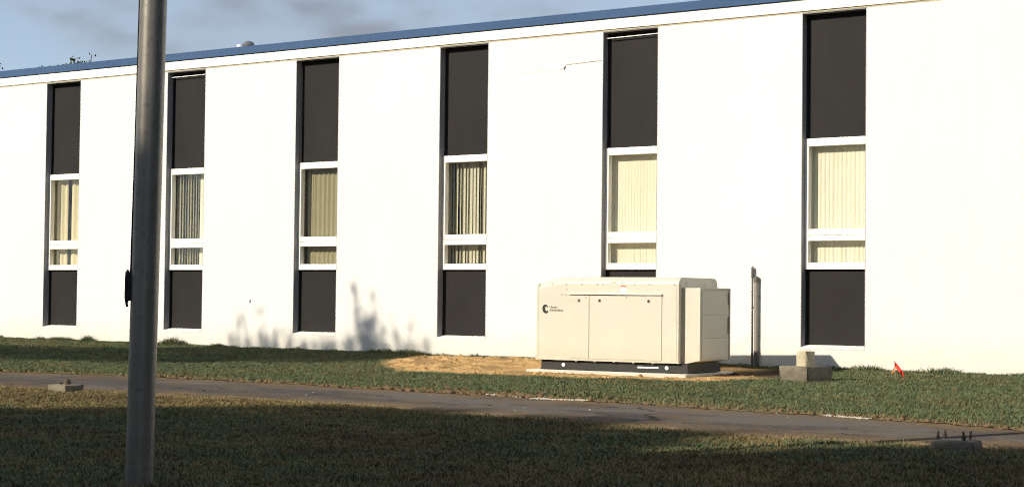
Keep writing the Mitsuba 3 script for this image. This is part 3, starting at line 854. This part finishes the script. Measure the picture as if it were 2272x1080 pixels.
NBH = reach(-14.35, NBY)
NB = thing('building', 'tall flat roofed block facing the lawn, out of the picture', 'building')
put(NB + '__wall', box(-66, 10, -58, NBY - 0.3, -1, NBH - 0.3), 'wall_paint')
put(NB + '__roof', box(-66.3, 10.3, -58.3, NBY, NBH - 0.3, NBH), 'roof_grey')
TY = -43.0
spec = []
for (gx0, ye) in ((-13.6, -12.35), (-11.7, -12.0), (-10.05, -11.85), (-8.62, -12.1), (-5.45, -12.35), (-4.0, -12.1), (-2.0, -12.2), (0.5, -12.0)):
    spec.append((gx0 - SH[0] / SH[1] * (ye - TY), TY, reach(ye, TY), 1.75))
for j, (tx, ty, top, rad) in enumerate(spec):
    r = np.random.default_rng(200 + j)
    k = thing('tree', 'leafy tree in the row behind the camera that shades the foreground grass', 'tree', 'trees shading the foreground')
    cs, rs = [], []
    for q in range(17):
        xx = tx + r.uniform(-1, 1) * rad * 0.62
        rr = r.uniform(0.55, 0.85)
        cs.append((xx, ty + r.uniform(-1.2, 1.2), top - rr - abs(xx - tx) * 0.12 - (q % 6) * 0.55 * r.uniform(0.6, 1.2)))
        rs.append(rr)
    cs.append((tx, ty, top - 3.2))
    rs.append(1.4)
    put(k + '__crown', leaves(cs, rs, 6500, 0.17, 300 + j), 'leaf_dark')
    put(k + '__trunk', limbs((tx, ty, -0.45), (tx, ty, top - 2.5), np.array(cs[::2]), 0.3, 400 + j), 'bark_brown')

# dark trees to the right of the view
for j, (tx, ty, top, rad) in enumerate(((6.5, -6.0, 11.0, 3.4), (5.6, -12.5, 12.0, 3.6), (7.0, -19.5, 11.5, 3.6), (6.0, -26.0, 12.0, 3.4))):
    r = np.random.default_rng(700 + j)
    k = thing('tree', 'dense dark tree in the row to the right of the lawn', 'tree', 'dark trees right of the view')
    cs, rs = [(tx, ty, top - 3.0)], [2.0]
    for q in range(26):
        an, rr = r.uniform(0, 6.28), rad * r.uniform(0.2, 0.85)
        cs.append((tx + rr * math.cos(an), ty + rr * math.sin(an), r.uniform(1.2, top - 1.4)))
        rs.append(r.uniform(1.0, 1.6))
    put(k + '__crown', leaves(cs, rs, 7000, 0.30, 710 + j), 'leaf_dark')
    put(k + '__trunk', limbs((tx, ty, -0.4), (tx, ty, top - 2), np.array(cs[::3]), 0.3, 720 + j), 'bark_brown')

# tall trees to the left: their tops shade the grass along the wall and reach its foot
twigs = [(-26.62, 0.86, 0.10), (-26.2, 0.98, 0.09), (-25.95, 0.40, 0.16), (-25.62, 0.56, 0.15), (-25.3, 0.42, 0.14), (-24.9, 0.28, 0.2), (-26.8, 0.25, 0.14),
         (-23.75, 0.62, 0.14), (-23.46, 1.34, 0.13), (-23.25, 1.0, 0.13), (-22.98, 1.16, 0.13), (-22.75, 0.7, 0.14), (-22.5, 0.84, 0.12), (-21.97, 0.72, 0.11), (-21.57, 0.48, 0.11), (-24.2, 0.3, 0.16), (-23.6, 0.35, 0.24), (-22.8, 0.3, 0.24), (-23.1, 0.6, 0.24), (-22.2, 0.35, 0.16), (-26.4, 0.2, 0.16)]
TD = 19.0
for j, (lo, hi) in enumerate(((-40.5, -28.2), (-28.2, -24.6), (-24.6, -20.2))):
    r = np.random.default_rng(500 + j)
    k = thing('tree', 'tall bare stemmed tree left of the view, its crown shading the wall foot', 'tree', 'tall trees left of the view')
    cs, rs = [], []

    def lift(x, y, z):
        """The point TD metres up the sunbeam that ends at (x, y, z)."""
        return (x - SH[0] * TD, y - SH[1] * TD, z + TE * TD)
    for (wx, wz, rr) in twigs:
        if lo <= wx < hi:
            tilt = r.uniform(-0.25, 0.25)
            for q in range(int(2 + (wz + 0.6) / 0.16)):
                zq = wz - 0.06 - q * 0.16
                w_q = rr * (0.55 + 0.10 * q) * r.uniform(0.7, 1.25)
                cs.append(lift(wx + tilt * (zq - wz) + r.normal(0, 0.035), r.normal(0, 0.15), zq))
                rs.append((w_q, w_q, 0.15))
    n_tw = len(cs)
    for gx_ in np.arange(lo, hi, 0.75):
        depth = np.interp(gx_, [-40, -28, -24, -21.5, -20.4], [7.0, 6.6, 5.2, 3.0, 2.0])
        for gy_ in np.arange(0.75 + 1.9 * np.clip((-27.0 - gx_) / 1.5, 0, 1) + 0.9 * np.clip((gx_ + 21.9) / 0.5, 0, 1), depth, 0.85):
            cs.append(lift(gx_ + r.normal(0, 0.25), -gy_ + r.normal(0, 0.2), 0.0))
            s = r.uniform(0.55, 0.85)
            rs.append((s, s, s * 0.7))
    crown = leaves(cs[n_tw:], np.array(rs[n_tw:]), 1500 + int((len(cs) - n_tw) * 150), 0.10, 520 + j)
    if n_tw:
        crown = cat(crown, leaves(cs[:n_tw], np.array(rs[:n_tw]), n_tw * 42, 0.055, 560 + j))
    put(k + '__crown', crown, 'leaf_dark')
    mid = np.mean(cs, 0)
    put(k + '__trunk', limbs((mid[0], mid[1], -0.3), (mid[0], mid[1], mid[2] + 0.3), np.array(cs[:: max(1, len(cs) // 12)]), 0.22, 540 + j), 'bark_brown')

# ------------------------------------------------------------------ grit, clods
def lumps(x, y, size, zoff, seed, base=height):
    r = np.random.default_rng(seed)
    ico = trimesh.creation.icosphere(1, 1.0)
    V, F, at = [], [], 0
    bv, bf = np.array(ico.vertices), np.array(ico.faces)
    zs = base(x, y)
    for k in range(len(x)):
        s = size[k] * r.uniform(0.6, 1.3, 3) * [1, 1, 0.7]
        q = bv * (1 + 0.35 * (r.uniform(size=(len(bv), 1)) - 0.5)) * s
        V.append(q + [x[k], y[k], zs[k] + zoff])
        F.append(bf + at)
        at += len(bv)
    return trimesh.Trimesh(np.vstack(V), np.vstack(F), process=False)


r = np.random.default_rng(77)
n = 620
lx = r.uniform(-21, -5, n)
ly = far_edge(lx) + np.abs(r.normal(0, 0.28, n)) - 0.1
hot = r.uniform(size=n) < np.where((lx > -15.6) & (lx < -12.6), 1.0, 0.35)
lx, ly = lx[hot], ly[hot]
put('soil_clods', lumps(lx, ly, r.uniform(0.012, 0.042, len(lx)) * np.where((lx > -15.6) & (lx < -12.6), 1.5, 1.0), 0.01, 78), 'brown_soil')
labels['soil_clods'] = {'kind': 'stuff', 'label': 'crumbled brown clods strewn along the far edge of the path', 'category': 'soil'}
n = 1700
lx, ly = r.uniform(-21.0, -12.4, n), r.uniform(-5.4, -0.5, n)
ok = soil_depth(lx, ly) > 0.1
ok &= ~((lx > -17.0) & (ly > -3.9) & (lx < -13.4))
lx, ly = lx[ok], ly[ok]
put('sand_clods', lumps(lx, ly, r.uniform(0.008, 0.03, len(lx)) * np.where(r.uniform(size=len(lx)) < 0.12, 2.0, 1.0), 0.0, 79, soil_z), 'sand')
labels['sand_clods'] = {'kind': 'stuff', 'label': 'loose orange clods scattered over the dug soil', 'category': 'soil'}
gxs, gys = [], []
for (xa, xb, cnt) in ((-12.7, -11.9, 330), (-8.5, -7.9, 170), (-13.6, -12.9, 61), (-19.5, -5.5, 14)):
    q = r.uniform(xa, xb, cnt)
    gxs.append(q)
    gys.append(far_edge(q) - 0.06 + r.normal(0, 0.05, cnt) if cnt > 60 else r.uniform(-11.4, -9.3, cnt))
gxs, gys = np.concatenate(gxs), np.concatenate(gys)
put('gravel', lumps(gxs, gys, r.uniform(0.006, 0.014, len(gxs)), 0.014, 80), 'pale_gravel')
labels['gravel'] = {'kind': 'stuff', 'label': 'pale grit scattered at the edge of the asphalt path', 'category': 'gravel'}

# ------------------------------------------------------------------ grass
RT = np.cross(FWD, UP)


def in_view(x, y, margin=1.16):
    d = np.stack([x, y, np.full_like(x, -0.15)], -1) - CAM
    z = d @ FWD
    return (z > 3) & (np.abs(d @ RT) < z * (1136 / 3900) * margin + 0.8) & (d @ UP > -z * (540 / 3900) * 1.1 - 0.3), z


def sow(n, x0, x1, y0, y1, seed):
    r = np.random.default_rng(seed)
    x, y = r.uniform(x0, x1, n), r.uniform(y0, y1, n)
    ok, z = in_view(x, y)
    return x[ok], y[ok], z[ok]


def grass_mesh(seed):
    x1, y1, z1 = sow(800_000, -20, -1.5, -20.5, -11.4, seed)
    x2, y2, z2 = sow(1_000_000, -38, -5.5, -10.4, -0.02, seed + 1)
    x, y, z = np.r_[x1, x2], np.r_[y1, y2], np.r_[z1, z2]
    r = np.random.default_rng(seed + 2)
    dn, df = y - near_edge(x), y - far_edge(x)
    dist = np.where(df > -0.35, df, np.where(dn < 0.35, -dn, -1))
    dist = np.where((dist < 0.03) & (dist > -0.4), np.where(nz(x, y, 2.6, 15, 4) - 0.50 + dist * 0.55 > 0, 0.06, -1), dist)
    big, mid = nz(x, y, 0.45, 1, 3), nz(x, y, 2.1, 2, 3)
    clump = nz(x, y, 7.0, 12, 2)
    keep = (dist > -0.9) & (r.uniform(size=len(x)) < np.clip(dist / np.where(dn > 0, 0.75, 0.5), 0.10, 1) * np.clip(0.35 + 1.5 * (clump - 0.25), 0.15, 1))
    keep &= ~(soil_depth(x, y) > -0.05)
    keep |= (dist > 0.02) & (soil_depth(x, y) > -0.05) & (soil_depth(x, y) < 0.25) & (r.uniform(size=len(x)) < 0.12)
    gu = (np.c_[x, y] - G0[:2]) @ np.array([[math.cos(math.radians(GPHI)), -math.sin(math.radians(GPHI))], [math.sin(math.radians(GPHI)), math.cos(math.radians(GPHI))]])
    keep &= ~((gu[:, 0] > -2.8) & (gu[:, 0] < 0.2) & (gu[:, 1] > -0.2) & (gu[:, 1] < 1.7))
    x, y, z, dist, dn, big, mid, clump = (q[keep] for q in (x, y, z, dist, dn, big, mid, clump))
    n = len(x)
    zg = ground_z(x, y)
    L = r.uniform(0.030, 0.058, n) * (0.6 + 0.8 * clump) * np.where(dist < 0.35, 0.85, 1.0) * np.where(y > -0.3, 1.3 + 2.6 * np.clip(nz(x, y, 1.4, 61, 3) - 0.52, 0, 1) * 4, 1.0)
    an = r.uniform(0, 2 * np.pi, n)
    lean = r.uniform(0.35, 1.5, n) * L
    wdt = 0.0028 * (z / 14) ** 0.8 * r.uniform(0.7, 1.4, n) + 0.0012
    dx, dy = np.cos(an), np.sin(an)
    base = np.stack([x, y, zg - 0.004], 1)
    side = np.stack([-dy, dx, 0 * dx], 1) * wdt[:, None]
    midp = base + np.stack([dx * lean * 0.35, dy * lean * 0.35, 0.62 * L], 1)
    tip = base + np.stack([dx * lean, dy * lean, L], 1)
    v = np.stack([base - side, base + side, midp - side * 0.8, midp + side * 0.8, tip], 1).reshape(-1, 3)
    k = np.arange(n)[:, None] * 5
    f = np.vstack([k + [0, 1, 3], k + [0, 3, 2], k + [2, 3, 4]])
    dry = np.clip((dn + 3.4) / 2.9, 0, 1) * np.clip((-9 - x) / 5, 0, 1) * (dn < 0)
    p_straw = np.clip(np.where(dn < 0, 0.22, 0.08) + 0.85 * np.clip((0.5 * big + 0.5 * mid - 0.44) / 0.22, 0, 1) * np.where(dn < 0, 1.0, 0.28) + 0.75 * dry + 0.5 * np.clip(1 - dist / 0.45, 0, 1), 0, 0.95)
    straw = r.uniform(size=n) < p_straw
    t = r.uniform(size=(n, 1))
    c = np.where(straw[:, None], np.array([0.205, 0.155, 0.072]) * (1 - t) + np.array([0.31, 0.24, 0.12]) * t,
                 np.array([0.104, 0.140, 0.070]) * (1 - t) + np.array([0.168, 0.210, 0.118]) * t)
    brown = np.clip((nz(x, y, 0.8, 41, 4) - 0.47) / 0.15, 0, 1)[:, None] * np.where(dn < 0, 0.75, 0.3)[:, None]
    c = c * (1 - brown) + brown * np.array([0.19, 0.150, 0.082]) * (0.7 + 0.6 * t)
    c = c * (0.8 + 0.4 * mid[:, None])
    return (v, f), np.repeat(c, 5, 0)


gm, gc = grass_mesh(900)
put('grass', gm, 'blade_green', color=gc)
labels['grass'] = {'kind': 'stuff', 'label': 'short patchy lawn grass, green by the wall and straw coloured near the path', 'category': 'grass'}
print('grass blades', len(gm[0]) // 5, 'entries', len(scene))
